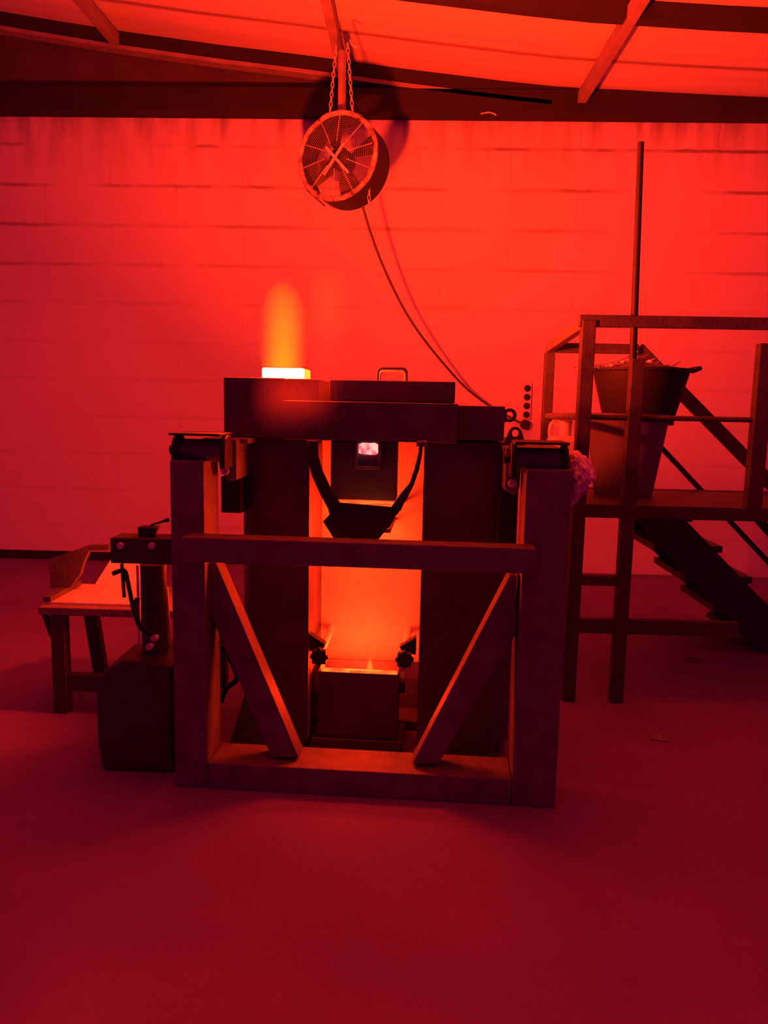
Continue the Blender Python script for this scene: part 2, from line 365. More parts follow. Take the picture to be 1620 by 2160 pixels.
# rim
RY = .25
x0, x1 = lo(592, 890, RY).x, lo(966, 890, RY).x
n = 12
front = [(x0, RY+.02), (x0+.03, RY), (x1-.02, RY), (x1, RY+.02), (x1, BK-.15), (x1-.2, BK), (x0+.2, BK), (x0, BK-.15)]
MB().prism_z(front, zrim0, zrim1).build('rim', 'shell', fu, .005)
x2, x3 = lo(480, 870, .4).x, lo(672, 870, .4).x
zf1 = lo(580, 798, .4).z
MB().box(x2, x0-.003, .34, 1.1, zrim0-.0, zf1).build('flue_box', 'shell', fu, .005)
MB().box(x0-.003, x3, .40, 1.1, zrim1+.001, zf1).build('flue_hood', 'shell', fu, .005)
xq = lo(1064, 900, .34).x
MB().box(x1+.002, xq, .34, 1.1, zrim0+.01, lo(1010, 856, .34).z).build('hinge_box', 'shell', fu, .006)
# fire collar of the flue: four glowing bricks around the mouth
k0, k1 = lo(552, 785, .5), lo(640, 785, .5); zk = lo(596, 776, .5).z
col_ = fu
yk0, yk1 = .50, .50+(k1.x-k0.x)
MB().box(k0.x, k1.x, yk0, yk0+.03, zf1+.001, zk).build('glowing_brick', 'hot', col_, .006)
MB().box(k0.x, k1.x, yk1-.03, yk1, zf1+.001, zk).build('glowing_brick', 'hotedge', col_, .006)
MB().box(k0.x, k0.x+.03, yk0+.031, yk1-.031, zf1+.001, zk).build('glowing_brick', 'hotedge', col_, .006)
MB().box(k1.x-.03, k1.x, yk0+.031, yk1-.031, zf1+.001, zk).build('glowing_brick', 'hotedge', col_, .006)
# tap door block under the rim
d0, d1 = lo(697, 1000, .3), lo(836, 1000, .3)
MB().box(d0.x, d1.x, .30, .42, lo(770, 1056, .3).z, zrim0-.002).build('tap_door', 'shell', fu, .006)
# tap hole hood: small three-sided hood with the glow inside
h0, h1 = lo(755, 950, .27), lo(798, 950, .27); hz0 = lo(775, 984, .27).z; hz1 = lo(775, 934, .27).z
hd = MB(); hd.box(h0.x-.012, h0.x, .26, .299, hz0, hz1); hd.box(h1.x, h1.x+.012, .26, .299, hz0, hz1); hd.box(h0.x-.012, h1.x+.012, .255, .299, hz0-.012, hz0)
ho = hd.build('tap_hood', 'steelp', fu, .002)
rs = random.Random(3); pts = []
hm = lo(775, 960, .27).z
for i in range(18):
    a = 2*PI*i/18; cx = (h0.x+h1.x)/2; cz = (hm+hz1)/2
    pts.append((cx+(h1.x-h0.x)/2*max(-1, min(1, 1.25*math.cos(a)))*rs.uniform(.9, 1), cz+(hz1-hm)/2*max(-1, min(1, 1.25*math.sin(a)))*rs.uniform(.88, 1)))
po = MB().prism_y(pts, .285, .299).build('tap_hole', 'port', fu); po['label'] = 'glowing pinkish white tap hole'
# pouring spout: V shaped trough hanging from two curved arms
V = [(681, 1100), (700, 1080), (706, 1060), (836, 1071), (846, 1066), (832, 1094), (822, 1112), (806, 1122), (798, 1134), (784, 1146), (776, 1160), (716, 1156)]
xz = [(lo(x, y, .12).x, lo(x, y, .12).z) for x, y in V]
FL_ = xz
xz2 = [(lo(x, y, .12).x, lo(x, y, .12).z-.012) for x, y in [(712, 1066), (830, 1074), (812, 1116), (778, 1158), (722, 1154), (700, 1100)]]
sp = MB().prism_y(xz2, .141, .29).build('pouring_spout', 'black', fu, .002)
MB().prism_y(FL_, .12, .14).build('front_lip', 'black', sp, .002)
g0, g1 = lo(712, 1064, .14), lo(832, 1072, .14)
mo = MB().box(g0.x, g1.x, .145, .285, g1.z-.004, g1.z+.004).build('molten_lip', 'melt', sp); mo['label'] = 'glowing orange lip of the trough'
def arm(path, ws, m='black'):
    P = [lo(x, y, .13) for x, y in path]; s = 3.1/F_PX; L_, R_ = [], []
    for i, p in enumerate(P):
        t = (P[min(i+1, len(P)-1)]-P[max(i-1, 0)]); t.y = 0; t.normalize(); nrm = Vector((-t.z, 0, t.x))
        L_.append((p.x+nrm.x*ws[i]*s/2, p.z+nrm.z*ws[i]*s/2)); R_.append((p.x-nrm.x*ws[i]*s/2, p.z-nrm.z*ws[i]*s/2))
    b = MB()
    for i in range(len(P)-1): b.prism_y([L_[i], L_[i+1], R_[i+1], R_[i]], .12, .145)
    bmesh.ops.remove_doubles(b.b, verts=b.b.verts[:], dist=1e-5)
    b.build('arm', m, sp)
arm([(662, 932), (660, 965), (670, 1000), (686, 1035), (704, 1066), (714, 1094)], [16, 22, 24, 25, 27, 32])
arm([(889, 934), (886, 960), (879, 990), (868, 1022), (852, 1046), (830, 1080)], [7, 8, 10, 10, 17, 20])
for x, y in ((890, 936), (662, 934)):
    q = lo(x, y, .19); MB().box(q.x-.02, q.x+.02, .12, .26, q.z-.008, q.z+.012).build('arm_root', 'steelp', sp, .002)
# little ledge right of the spout
q0, q1 = lo(803, 1117, .4), lo(825, 1117, .4); MB().box(q0.x, q1.x, .36, PLY-.001, q0.z-.008, q0.z+.008).build('step_ledge', 'steelp', fu, .002)
q = lo(841, 1077, .4); MB().cyl((q.x, .45, q.z), (q.x, PLY-.001, q.z), .01, n=14).build('bolt', 'steelp', fu)
# trunnion brackets beside the bearings
def trun(xa, xb, s):
    P = [(0, 0), (1, 0), (1, -1.0), (.55, -1.05), (.1, -.72)] if s < 0 else [(0, 0), (1, 0), (.92, -.9), (.6, -1.05), (0, -.95)]
    a = lo(xa, 926 if s < 0 else 945, .16); b_ = lo(xb, 1012 if s < 0 else 1040, .16)
    W = b_.x-a.x; H = a.z-b_.z
    t = MB().prism_y([(a.x+u*W, a.z+v*H) for u, v in P], .16, .34).build('trunnion_bracket', 'steelp', fu, .004)
    for (u, v) in ((.45, -.3), (.45, -.78)):
        MB().cyl((a.x+u*W, .135, a.z+v*H), (a.x+u*W, .162, a.z+v*H), .018, n=6).build('bolt', 'galv', t, .002)
    return t
trun(458, 499, -1); trun(1068, 1098, 1)
za = lo(470, 926, .16).z
MB().box(lo(425, 926, .2).x, xl0+.1, .21, .5, za-.02, za).build('trunnion_arm', 'steelp', fu, .003)
za = lo(1110, 946, .16).z
MB().box(xr1-.1, lo(1190, 946, .2).x, .21, .5, za-.02, za).build('trunnion_arm', 'steelp', fu, .003)
q = lo(480, 1050, .3); MB().box(q.x-.03, q.x+.06, .3, .5, lo(480, 1082, .3).z, lo(480, 1005, .3).z).build('stop_block', 'black', fu, .006)
q = lo(1076, 1050, .3); MB().box(q.x-.05, q.x+.03, .3, .5, lo(1076, 1150, .3).z, lo(1076, 1040, .3).z).build('stop_block', 'black', fu, .006)
# lifting lugs
def lug(cx, cy, r, hole, name, shape):
    c = lo(cx, cy, .45); s = 3.45/F_PX; b = MB(); n = 24; hr = hole*s
    if shape == 'ring': out = [(math.cos(2*PI*i/n)*r*s, math.sin(2*PI*i/n)*r*s) for i in range(n)]
    else:
        out = []
        tri = [(-22, -22), (22, -24), (12, 6), (5, 13), (-5, 13), (-12, 6)]
        for i in range(n):
            a = 2*PI*i/n; d = Vector((math.cos(a), math.sin(a))); best = 1e9
            for k in range(6):
                p = Vector(tri[k]); e = Vector(tri[(k+1) % 6])-p; den = d.x*e.y-d.y*e.x
                if abs(den) < 1e-9: continue
                t = (p.x*e.y-p.y*e.x)/den; u = (p.x*d.y-p.y*d.x)/den
                if t > 0 and -1e-6 <= u <= 1+1e-6: best = min(best, t)
            out.append((d.x*best*s, d.y*best*s))
    inn = [(math.cos(2*PI*i/n)*hr, math.sin(2*PI*i/n)*hr) for i in range(n)]
    pts = [(c.x+x, y, c.z+z) for y in (.44, .47) for ring in (out, inn) for x, z in ring]
    f = []
    for i in range(n):
        j = (i+1) % n
        f += [(i, j, n+j, n+i), (2*n+i, 3*n+i, 3*n+j, 2*n+j), (i, 2*n+i, 2*n+j, j), (n+i, n+j, 3*n+j, 3*n+i)]
    b.poly(pts, f).build('lifting_lug', 'shell', fu, 0)
lug(1075, 876, 14, 7.5, 'a', 'ring'); lug(1087, 914, 0, 7.5, 'b', 'tri')
q0 = lo(1062, 876, .45); MB().box(q0.x-.06, q0.x+.012, .44, .47, q0.z-.03, q0.z+.025).build('lug_tab', 'shell', fu)
# lid
l0, l1 = lo(695, 830, .42), lo(960, 830, .42); zl = lo(830, 803, .42).z
ld = MB().box(l0.x, l1.x, .42, 1.0, zrim1+.002, zl).build('lid', 'shell', fu, .005)
for yy, (xa, xb, zz) in ((.5, (797, 857, 777)), (.86, (801, 854, 783))):
    a = lo(xa, 800, yy); b_ = lo(xb, 800, yy); zt_ = lo(827, zz, yy).z; r = .018
    path = [(a.x, yy, zl-.004)]+[(a.x, yy, zt_-r)]+[(a.x+r*(1-math.cos(t)), yy, zt_-r+r*math.sin(t)) for t in (PI/6, PI/3, PI/2)]+[(b_.x-r*(1-math.cos(t)), yy, zt_-r+r*math.sin(t)) for t in (PI/2, PI/3, PI/6)]+[(b_.x, yy, zt_-r), (b_.x, yy, zl-.004)]
    MB().tube(path, .006, 10).build('handle', 'steelp', ld, smooth=True)

# ------------------------------------------------------------------ mould box below
mb = fempty('mould_box', 'dark steel mould box with a glowing top edge standing under the furnace', 'box')
PY = .44
m0, m1 = lo(670, 1480, PY), lo(838, 1480, PY); mz = lo(755, 1420, PY).z
b = MB(); t = .012; yb = PY+.19
b.box(m0.x, m1.x, PY, PY+t, .05, mz); b.box(m0.x, m1.x, yb-t, yb, .05, mz)
b.box(m0.x, m0.x+t, PY+t, yb-t, .05, mz); b.box(m1.x-t, m1.x, PY+t, yb-t, .05, mz); b.box(m0.x, m1.x, PY, yb, .05, .065)
b.build('body', 'shell', mb)
MB().box(m0.x-.03, m1.x+.03, PY-.01, yb+.02, .0, .05).build('base_skid', 'shell', mb, .004)
MB().box(m0.x+.014, m1.x-.014, PY+.014, yb-.014, mz-.09, mz-.05).build('melt', 'melt', mb)['label'] = 'glowing orange metal'
r0, r1 = lo(678, 1408, PY), lo(838, 1414, PY)
MB().box(r0.x, r1.x, PY-.004, PY+.02, mz+.001, mz+.014).build('hot_edge', 'melt', mb, .003)['label'] = 'glowing orange front edge'
q = lo(680, 1406, PY); MB().box(q.x-.008, q.x+.008, PY-.004, PY+.02, mz+.014, q.z+.018).build('edge_tab', 'melt', mb, .002)
MB().cyl((m0.x-.02, PY+.1, .2), (m0.x, PY+.1, .2), .035, n=20).build('trunnion_pin', 'black', mb)
MB().cyl((m1.x, PY+.1, .3), (m1.x+.03, PY+.1, .3), .05, n=20).build('trunnion_pin', 'black', mb)
def knob(cx, cy):
    c = lo(cx, cy, .36); pts = []; s = 3.3/F_PX
    for i in range(32):
        a = 2*PI*i/32; r = (19+2.5*math.cos(8*a))*s; pts.append((c.x+r*math.cos(a), c.z+r*math.sin(a)))
    k = MB().prism_y(pts, .34, .37).build('clamp_knob', 'black', fu, .003)
    MB().cyl((c.x, .37, c.z), (c.x, PLY-.001, c.z+.02), .016, n=16).build('screw', 'chrome', k, smooth=True)
    sgn = 1 if cx < 760 else -1
    MB().prism_y([(c.x-.05*sgn, c.z+.015), (c.x+.015*sgn, c.z+.03), (c.x+.025*sgn, c.z+.05), (c.x-.05*sgn, c.z+.10)], .372, .42).build('clamp_jaw', 'black', k, .004)
knob(674, 1384); knob(853, 1390)

# ------------------------------------------------------------------ flames, smoke and added glow halo
def volume(name, bm, col, dens, emit, axis_top, zlen, scatter=0, soft=1.5, radial=None, label='', cat='flame', nscale=3):
    m = bpy.data.materials.new(name+'_gas'); m.use_nodes = True; nt = m.node_tree; N = nt.nodes; L = nt.links
    N.remove(N['Principled BSDF']); out = N['Material Output']
    pv = N.new('ShaderNodeVolumePrincipled'); pv.inputs['Color'].default_value = (1, .6, 1, 1)
    pv.inputs['Emission Color'].default_value = (*col, 1)
    tc = N.new('ShaderNodeTexCoord'); sp_ = N.new('ShaderNodeSeparateXYZ'); L.new(tc.outputs['Generated'], sp_.inputs[0])
    def mth(op, a, b=None):
        n = N.new('ShaderNodeMath'); n.operation = op; n.use_clamp = op in ('SUBTRACT',)
        for i, v in enumerate((a, b)):
            if v is None: continue
            if isinstance(v, (int, float)): n.inputs[i].default_value = v
            else: L.new(v, n.inputs[i])
        return n.outputs[0]
    dx = mth('ADD', sp_.outputs['X'], -.5); dy = mth('ADD', sp_.outputs['Y'], -.5)
    d2 = mth('ADD', mth('MULTIPLY', dx, dx), mth('MULTIPLY', dy, dy))
    rad = mth('SUBTRACT', 1, mth('MULTIPLY', d2, 4.0)); rad = mth('POWER', rad, soft)
    top = mth('POWER', mth('SUBTRACT', 1, sp_.outputs['Z']), axis_top)
    if scatter: top = mth('POWER', mth('MULTIPLY', mth('MULTIPLY', sp_.outputs['Z'], mth('SUBTRACT', 1, sp_.outputs['Z'])), 4), axis_top)
    nz = N.new('ShaderNodeTexNoise'); nz.inputs['Scale'].default_value = nscale; L.new(tc.outputs['Object'], nz.inputs['Vector'])
    fac = mth('MULTIPLY', mth('MULTIPLY', rad, top), mth('ADD', mth('MULTIPLY', nz.outputs['Fac'], .8), .6))
    L.new(mth('MULTIPLY', fac, scatter), pv.inputs['Density']); L.new(mth('MULTIPLY', fac, emit), pv.inputs['Emission Strength'])
    L.new(pv.outputs[0], out.inputs['Volume'])
    o = bm.build(name, m, smooth=True)
    return tag(o, label, cat)
s_ = 3.5/F_PX
b = MB()
prof = [(.10, -.02), (.125, .06), (.125, .16), (.11, .24), (.07, .32), (.02, .38)]
b.lathe(prof, (0, 0, 0), 28, .04)
fl = volume('flame', b, (1, .17, 0), 1, 15, .7, .4, 0, 2.2, label='orange flame rising from the glowing flue collar', cat='flame')
fl.location = FL+Vector((0, 0, .02))
b = MB(); b.lathe([(.04, 0), (.085, .08), (.1, .2), (.11, .35), (.09, .48), (.03, .56)], (0, 0, 0), 28, .06)
sm = volume('smoke_plume', b, (1, .2, .1), 1, .0, 1.3, .4, .5, 1.5, label='faint pale smoke plume rising right of the flame', cat='smoke', nscale=7)
sm['kind'] = 'stuff'; q = MF @ lo(690, 835, .35); sm.location = q
b = MB(); b.lathe([(.02, 0), (.015, .02), (.006, .05), (.001, .07)], (0, 0, 0), 14)
f2 = volume('flame', b, (1, .28, .02), 1, 30, .3, .1, 0, 1, label='tiny flame flickering on the mould box edge', cat='flame')
q = MF @ lo(780, 1412, PY+.03); f2.location = q
b = bmesh.new(); bmesh.ops.create_icosphere(b, subdivisions=3, radius=1)
for v in b.verts: v.co = Vector((v.co.x*.2, v.co.y*.11, v.co.z*.17+.17))
h_ = MB(); h_.b = b
hz_ = volume('glow_halo', h_, (1, .05, .12), 1, .0, 1.5, .9, 1.1, 1.6, label='faint added glow in front of the flue box, standing in for lens bloom', cat='smoke', nscale=5)  # added scattering volume imitates lens glow around the hot collar
hz_['kind'] = 'stuff'; hz_.location = MF @ (lo(622, 870, .2)+Vector((0, 0, -.13)))
# fire light inside the recess (mould fire and tap hole)
lamp('fire_light_mould', 'POINT', MF @ lo(757, 1385, .50), 26, FIRE, .08)
lamp('fire_light_tap', 'POINT', MF @ lo(768, 1118, .49), 38, FIRE, .08)

MB().box(xl0-.012, xl0+.01, .66, .8, .78, .92).build('added_side_glow', 'melt', fu, .003)  # unseen glowing block, added as a source for the side lamp
lamp('side_fill_light', 'AREA', MF @ Vector((xl0-.03, .73, .85)), 26, FIRE, .3, (0, R(90+12), TH), R(130))  # added fill lamp to brighten tray, rods and post on the left
# ------------------------------------------------------------------ ceramic wool on the right bearing
w_ = bmesh.new(); bmesh.ops.create_icosphere(w_, subdivisions=5, radius=1)
c = lo(1203, 1014, .14)
for v in w_.verts:
    p = v.co.copy(); z = p.z
    off = Vector((.028*(1-z*z)*1.1+(.012 if z > 0 else -.028*abs(z)), 0, 0))
    k = 1+.10*noise.noise(p*2.0)+.16*noise.noise(p*3.4)+.06*noise.noise(p*11)
    v.co = Vector((p.x*.048*k*(1.15 if z > .1 else .85), p.y*.09*k, z*.118))+off+Vector((0, 0, .012*noise.noise(p*5)))
o = MB(); o.b = w_; o = o.build('wool_blanket', 'wool', smooth=True); tag(o, 'pale crumpled insulation wool bunched beside the right bearing of the stand', 'insulation')
o.location = MF @ c; o.rotation_euler = (0, 0, TH)

# ------------------------------------------------------------------ hanging fan
fan = empty('drum_fan', 'round caged drum fan hanging on chains in front of the back wall', 'fan')
fp = at(712, 330, 6.3); fan.location = fp; fan.rotation_euler = (R(-3), 0, R(-20))
RF = .335; DL = .26
b = MB(); n = 48
def ringpts(r, y): return [(r*math.cos(2*PI*i/n), y, r*math.sin(2*PI*i/n)) for i in range(n)]
pts = ringpts(RF, 0)+ringpts(RF, DL)+ringpts(RF-.012, DL)+ringpts(RF-.012, 0)
b.poly(pts, [(k*n+i, k*n+(i+1) % n, ((k+1) % 4)*n+(i+1) % n, ((k+1) % 4)*n+i) for k in range(4) for i in range(n)]).build('drum', 'black', fan, smooth=True)
b = MB(); b.tube([(RF*.965*math.cos(2*PI*i/64), -.008, RF*.965*math.sin(2*PI*i/64)) for i in range(64)], .02, 10, True)
for v in b.b.verts: v.co += v.co.normalized()*.008*noise.noise(v.co*30)
b.build('rim_ring', 'rust', fan, smooth=True)
b = MB()
for k in range(17):
    r = .05+k*.0165; b.tube([(r*math.cos(2*PI*i/48), -.012-.02*(1-(r/RF)**2), r*math.sin(2*PI*i/48)) for i in range(48)], .0019, 5, True)
b.build('cage_wires', 'steelp', fan, smooth=True)
b = MB()
for k in range(10):
    a = R(14+36*k+random.uniform(-4, 4)); b.tube([(.1*math.cos(a), -.036, .1*math.sin(a)), (RF*.95*math.cos(a), -.012, RF*.95*math.sin(a))], .003, 6)
b.build('cage_spokes', 'galv', fan, smooth=True)
b = MB()
b.bar((-.08, -.05, .06), (.11, -.03, -.14), .012, .022); b.bar((.07, -.045, .075), (-.1, -.03, -.14), .012, .022)
b.build('cross_strut', 'galv', fan, .002)
b = MB(); b.cyl((0, .03, 0), (0, .16, 0), .085, n=28); b.cyl((0, .0, 0), (0, .03, 0), .045, .085, n=28); b.build('motor', 'black', fan, smooth=True)
for k in range(4):
    a = R(20+90*k); ca, sa = math.cos(a), math.sin(a); b = MB(); pts = []
    for r, wd, tw in ((.08, .05, .04), (.18, .11, .035), (.29, .15, .025)):
        for s in (-1, 1): pts.append((r*ca-s*wd*sa*.6, .08+s*tw, r*sa+s*wd*ca*.6))
    p2 = [(x, y+.006, z) for x, y, z in pts]
    b.poly(pts+p2, [(0, 1, 3, 2), (2, 3, 5, 4), (6, 8, 9, 7), (8, 10, 11, 9), (0, 6, 7, 1), (4, 5, 11, 10), (0, 2, 8, 6), (2, 4, 10, 8), (1, 7, 9, 3), (3, 9, 11, 5)])
    b.build('blade', 'steel', fan)
b = MB(); b.bar((-.28, .05, -.22), (-.13, .05, -.345), .05, .012); b.build('guard_foot', 'steelp', fan, .003)
bpy.context.view_layer.update()
MW = fan.matrix_world.copy(); MWI = MW.inverted()
def chain(a, e, name='chain'):
    a = MWI @ a; e = MWI @ e; d = e-a; L_ = d.length; k = max(3, int(L_/.034)); b = MB(); t = d.normalized(); x = t.orthogonal().normalized(); y = t.cross(x)
    for i in range(k):
        c_ = a+d*((i+.5)/k); side = x if i % 2 else y; hl = L_/k*.62; hw = .011
        b.tube([c_+t*(hl*math.sin(q))+side*(hw*math.cos(q)) for q in [2*PI*j/12 for j in range(12)]], .0032, 5, True)
    b.build(name, 'galv', fan, smooth=True)
chain(at(709, 98, 6.2), at(696, 236, 6.28)); chain(at(733, 90, 6.2), at(744, 245, 6.28)); chain(at(779, 398, 6.3), at(778, 436, 6.3))
b = MB(); b.bar(MWI @ at(722, 108, 6.45), MWI @ at(721, 238, 6.42), .045, .045); b.build('hanger_bar', 'purlin', fan, .003)
b = MB(); b.tube(smooth_path([MWI @ at(x, y, 6.2) for x, y in ((738, 84), (741, 93), (747, 99), (754, 98))], 5), .006, 6); b.build('hook', 'galv', fan, smooth=True)

# cable from the fan to the wall socket
pts = [(760, 418, 6.45), (768, 445, 6.5), (785, 500, 6.6), (812, 570, 6.75), (850, 648, 6.9), (890, 710, 7.0), (940, 772, 7.15), (985, 820, 7.3), (1035, 858, 7.4), (1075, 880, 7.46), (1100, 893, 7.47)]
o = MB().tube(smooth_path([at(*p) for p in pts], 6), .011, 8).build('power_cable', 'cable', smooth=True)
tag(o, 'long dark power cable sagging from the round fan down to the wall', 'cable')
ss = empty('socket_strip', 'pale upright strip of four round sockets on the back wall', 'socket'); q = at(1110, 847, WY); ss.location = q
a = at(1102, 813, WY); e = at(1119, 881, WY)
MB().box(-.042, .042, -.04, -.001, -.17, .17).build('backplate', 'white', ss, .006)
for k in range(4):
    z = -.125+k*.083; MB().cyl((0, -.052, z), (0, -.035, z), .03, .032, 24).build('socket', 'black', ss, smooth=True)
q2 = MB().cyl((-.01, -.09, -.22), (-.01, -.02, -.22), .045, n=20).build('plug', 'black', ss, smooth=True)

# ------------------------------------------------------------------ access platform on the right
PYF = 4.12
pf = empty('access_platform', 'raised dark steel platform with railings to the right of the furnace', 'platform', at(1290, 1475, PYF)*1)
pf.location.z = 0; PO = pf.location.copy()
def A(x, y, Y): return at(x, y, Y)-PO
YB = 4.98; BZ = YB-PYF
zd1 = at(1400, 1066, PYF).z; zd0 = at(1400, 1094, PYF).z
xL = at(1229, 900, PYF).x-PO.x; xM = at(1322, 1100, PYF).x-PO.x; xR = 1.5
zrail = at(1300, 678, PYF).z; zmid = at(1300, 880, PYF).z
xP = at(1601, 900, PYF).x-PO.x
MB().box(xL-.03, xR, -.03, .03, zd0, zd1).build('edge_beam', 'steel', pf, .004)
MB().box(xL-.03, xL+.03, .03, BZ, zd0, zd1).build('edge_beam', 'steel', pf, .004)
MB().box(xL+.03, xR, .035, BZ, zd1-.03, zd1-.004).build('deck', 'steel', pf)
MB().box(xL-.035, xL+.035, -.032, .032, 0, zrail).build('post', 'steel', pf, .004)
MB().box(xM-.034, xM+.034, -.034, .034, 0, at(1335, 757, PYF).z).build('post', 'steel', pf, .004)
MB().box(xP-.04, xP+.04, -.03, .03, zd1, zrail-.1).build('post', 'steel', pf, .004)
MB().bar((xL-.05, 0, zrail), (xR, 0, zrail), .05, .06).build('top_rail', 'steel', pf, .004)
MB().cyl((xL, 0, zmid), (xR, 0, zmid), .014, n=12).build('mid_rail', 'steel', pf, smooth=True)
bx0 = at(1160, 735, YB).x-PO.x; bx1 = at(1345, 735, YB).x-PO.x; zbr = at(1250, 735, YB).z
MB().bar((xL, .0, zrail), (bx0, BZ, zbr), .045, .055).build('side_rail', 'steelp', pf, .004)
MB().bar((bx0-.02, BZ, zbr), (bx1, BZ, zbr), .05, .06).build('back_rail', 'steel', pf, .004)
MB().bar((bx0, BZ, zd1), (bx0, BZ, zbr-.03), .06, .06).build('post', 'steel', pf, .004)
MB().cyl((xL, 0, zmid), (bx0, BZ, zmid-.01), .02, n=12).build('side_mid_rail', 'steelp', pf, smooth=True)
MB().box(bx0-.03, xR, BZ-.03, BZ+.03, zd0, zd1).build('edge_beam', 'steel', pf, .004)
MB().box(bx0-.03, bx0+.03, BZ-.03, BZ+.03, 0, zd0).build('leg', 'steel', pf, .004)
MB().box(xR-.06, xR, BZ-.03, BZ+.03, 0, zd0).build('leg', 'steel', pf, .004)
MB().box(xR-.06, xR, -.03, .03, 0, zd0).build('leg', 'steel', pf, .004)
MB().box(xL+.036, xM-.035, -.02, .02, at(1260, 1234, PYF).z, at(1260, 1214, PYF).z).build('rung', 'steel', pf, .003)
MB().box(xL+.036, at(1556, 1320, PYF).x-PO.x, -.022, .022, at(1400, 1338, PYF).z, at(1400, 1308, PYF).z).build('brace_bar', 'steel', pf, .003)
# sloping mast rising from the middle post
b = MB(); b.cyl(A(1335, 757, PYF), A(1352, 300, PYF), .019, .016, 14); b.build('mast', 'black', pf, smooth=True)
# stair
sa = empty('stair', 'dark steel stair sloping down to the right beneath the platform', 'stair', at(1330, 1060, 4.9)*1); sa.location.z = 0; SO = sa.location.copy()
p0 = at(1372, 1075, 5.1)-SO; p1 = at(1640, 1352, 5.1)-SO; dr = (p1-p0).normalized()
for yy in (0, .6):
    o = Vector((0, yy, 0)); b = MB(); b.bar(p0+o-dr*.05, p1+o+dr*.12, .03, .23, (0, 0, 1)); b.build('stringer', 'steel', sa, .003)
for k in range(6):
    c_ = p0+(p1-p0)*((k+.35)/4.3); b = MB(); b.box(c_.x-.25, c_.x+.2, p0.y-.02, p0.y+.62, c_.z-.022+.02, c_.z+.022+.02); b.build('tread', 'steel', sa, .003)
# far handrail from the back corner of the platform
h0_ = at(1345, 735, YB+.03)-SO; h1_ = at(1650, 1045, YB+.03)-SO
b = MB(); b.bar(h0_, h1_, .055, .075); b.build('handrail', 'steel', sa, .003)
m0_ = at(1340, 885, YB+.03)-SO; m1_ = at(1660, 1228, YB+.03)-SO
MB().tube([m0_, m1_], .017, 10).build('mid_handrail', 'steel', sa, smooth=True)
m0_ = at(1590, 1085, YB+.03)-SO; m1_ = at(1700, 1210, YB+.03)-SO
MB().bar(m0_, m1_, .03, .05).build('lower_handrail', 'steel', sa)

# ------------------------------------------------------------------ tubs on the platform
DK = zd1-.004
gb = empty('tapered_bin', 'tall tapered grey bin standing on the platform deck', 'bin', (at(1322, 900, 4.62).x, 4.62, DK))
hb = at(1322, 872, 4.62).z-DK
MB().lathe([(.165, 0), (.17, .02), (.232, hb-.04), (.25, hb-.035), (.252, hb), (.24, hb), (.225, hb-.05), (.16, .02), (.02, .02)], n=44).build('shell', 'plastic', gb, smooth=True)
MB().bar((.235, -.05, hb-.05), (.235, .05, hb-.05), .05, .03).build('handle', 'plastic', gb, .006)
tb = empty('rubber_tub', 'black flexible rubber tub of offcuts resting in the grey bin', 'tub', (at(1350, 820, 4.62).x-.0, 4.62, DK+.44))
ht = at(1350, 782, 4.6).z-DK-.44
tr = Matrix.Rotation(R(5), 4, 'Y')
tub_r = .27
MB().lathe([(.195, 0), (.2, .01), (tub_r, ht-.01), (tub_r+.015, ht-.005), (tub_r+.015, ht+.01), (tub_r-.01, ht+.008), (.19, .02), (.01, .02)], n=44, wob=.012).build('body', 'rubber', tb, smooth=True)
for s in (-1, 1):
    P = [(s*(tub_r), -.07, ht), (s*(tub_r+.04), -.05, ht+.015), (s*(tub_r+.065), 0, ht+.02), (s*(tub_r+.04), .05, ht+.015), (s*tub_r, .07, ht)]
    if s > 0: MB().tube(smooth_path(P, 6), .014, 10).build('handle', 'rubber', tb, smooth=True)
rs = random.Random(11)
tx, ty, tz = tb.location.x, 4.62, DK+.44+ht
pile = bmesh.new(); bmesh.ops.create_icosphere(pile, subdivisions=4, radius=1)
for v in pile.verts:
    p = v.co.copy(); v.co = Vector((p.x*.245, p.y*.245, p.z*.05*(1+.8*noise.noise(p*4))-.01))
o = MB(); o.b = pile; o = o.build('scrap_pile', 'cable', smooth=False); o.location = (tx, ty, tz-.005); tag(o, 'loose heap of dark shavings filling the rubber tub', 'scrap', kind='stuff')
spec = [(1205, 775, 1330, 752), (1218, 778, 1268, 770), (1250, 768, 1345, 742), (1262, 776, 1352, 760), (1290, 772, 1345, 752), (1300, 764, 1372, 760), (1332, 752, 1366, 748), (1345, 760, 1378, 765), (1395, 776, 1436, 762), (1380, 778, 1410, 770), (1360, 770, 1400, 756), (1240, 764, 1275, 772), (1276, 757, 1322, 772), (1312, 779, 1380, 757)]
sd = ['longest thin pale scrap strip poking out left of the tub', 'short pale scrap strip sticking out at the left rim of the tub', 'pale scrap strip rising to the right across the tub mouth', 'flat pale scrap strip low in the tub mouth', 'short steep scrap strip left of the platform mast', 'pale scrap strip crossing behind the platform mast', 'topmost short scrap strip just right of the mast', 'short scrap strip dipping right beside the mast', 'thin scrap strip pointing up toward the tub handle', 'small scrap strip at the foot of the one near the handle', 'scrap strip between the mast and the tub handle', 'short scrap strip sloping down behind the left front post', 'scrap strip sloping down in the middle of the tub', 'lowest scrap strip rising right over the front of the tub']
for k, (xa, ya, xb, yb) in enumerate(spec):
    Y = 4.45+.03*k*.9; a = at(xa, ya, Y); e = at(xb, yb, Y+.1); mid = (a+e)/2+Vector((0, 0, -.012))
    o = MB().tube(smooth_path([a, mid, e], 5), rs.uniform(.003, .006), 5).build('scrap_strip', 'galv', smooth=True)
    tag(o, sd[k], 'scrap strip', 'scrap strips in the tub')
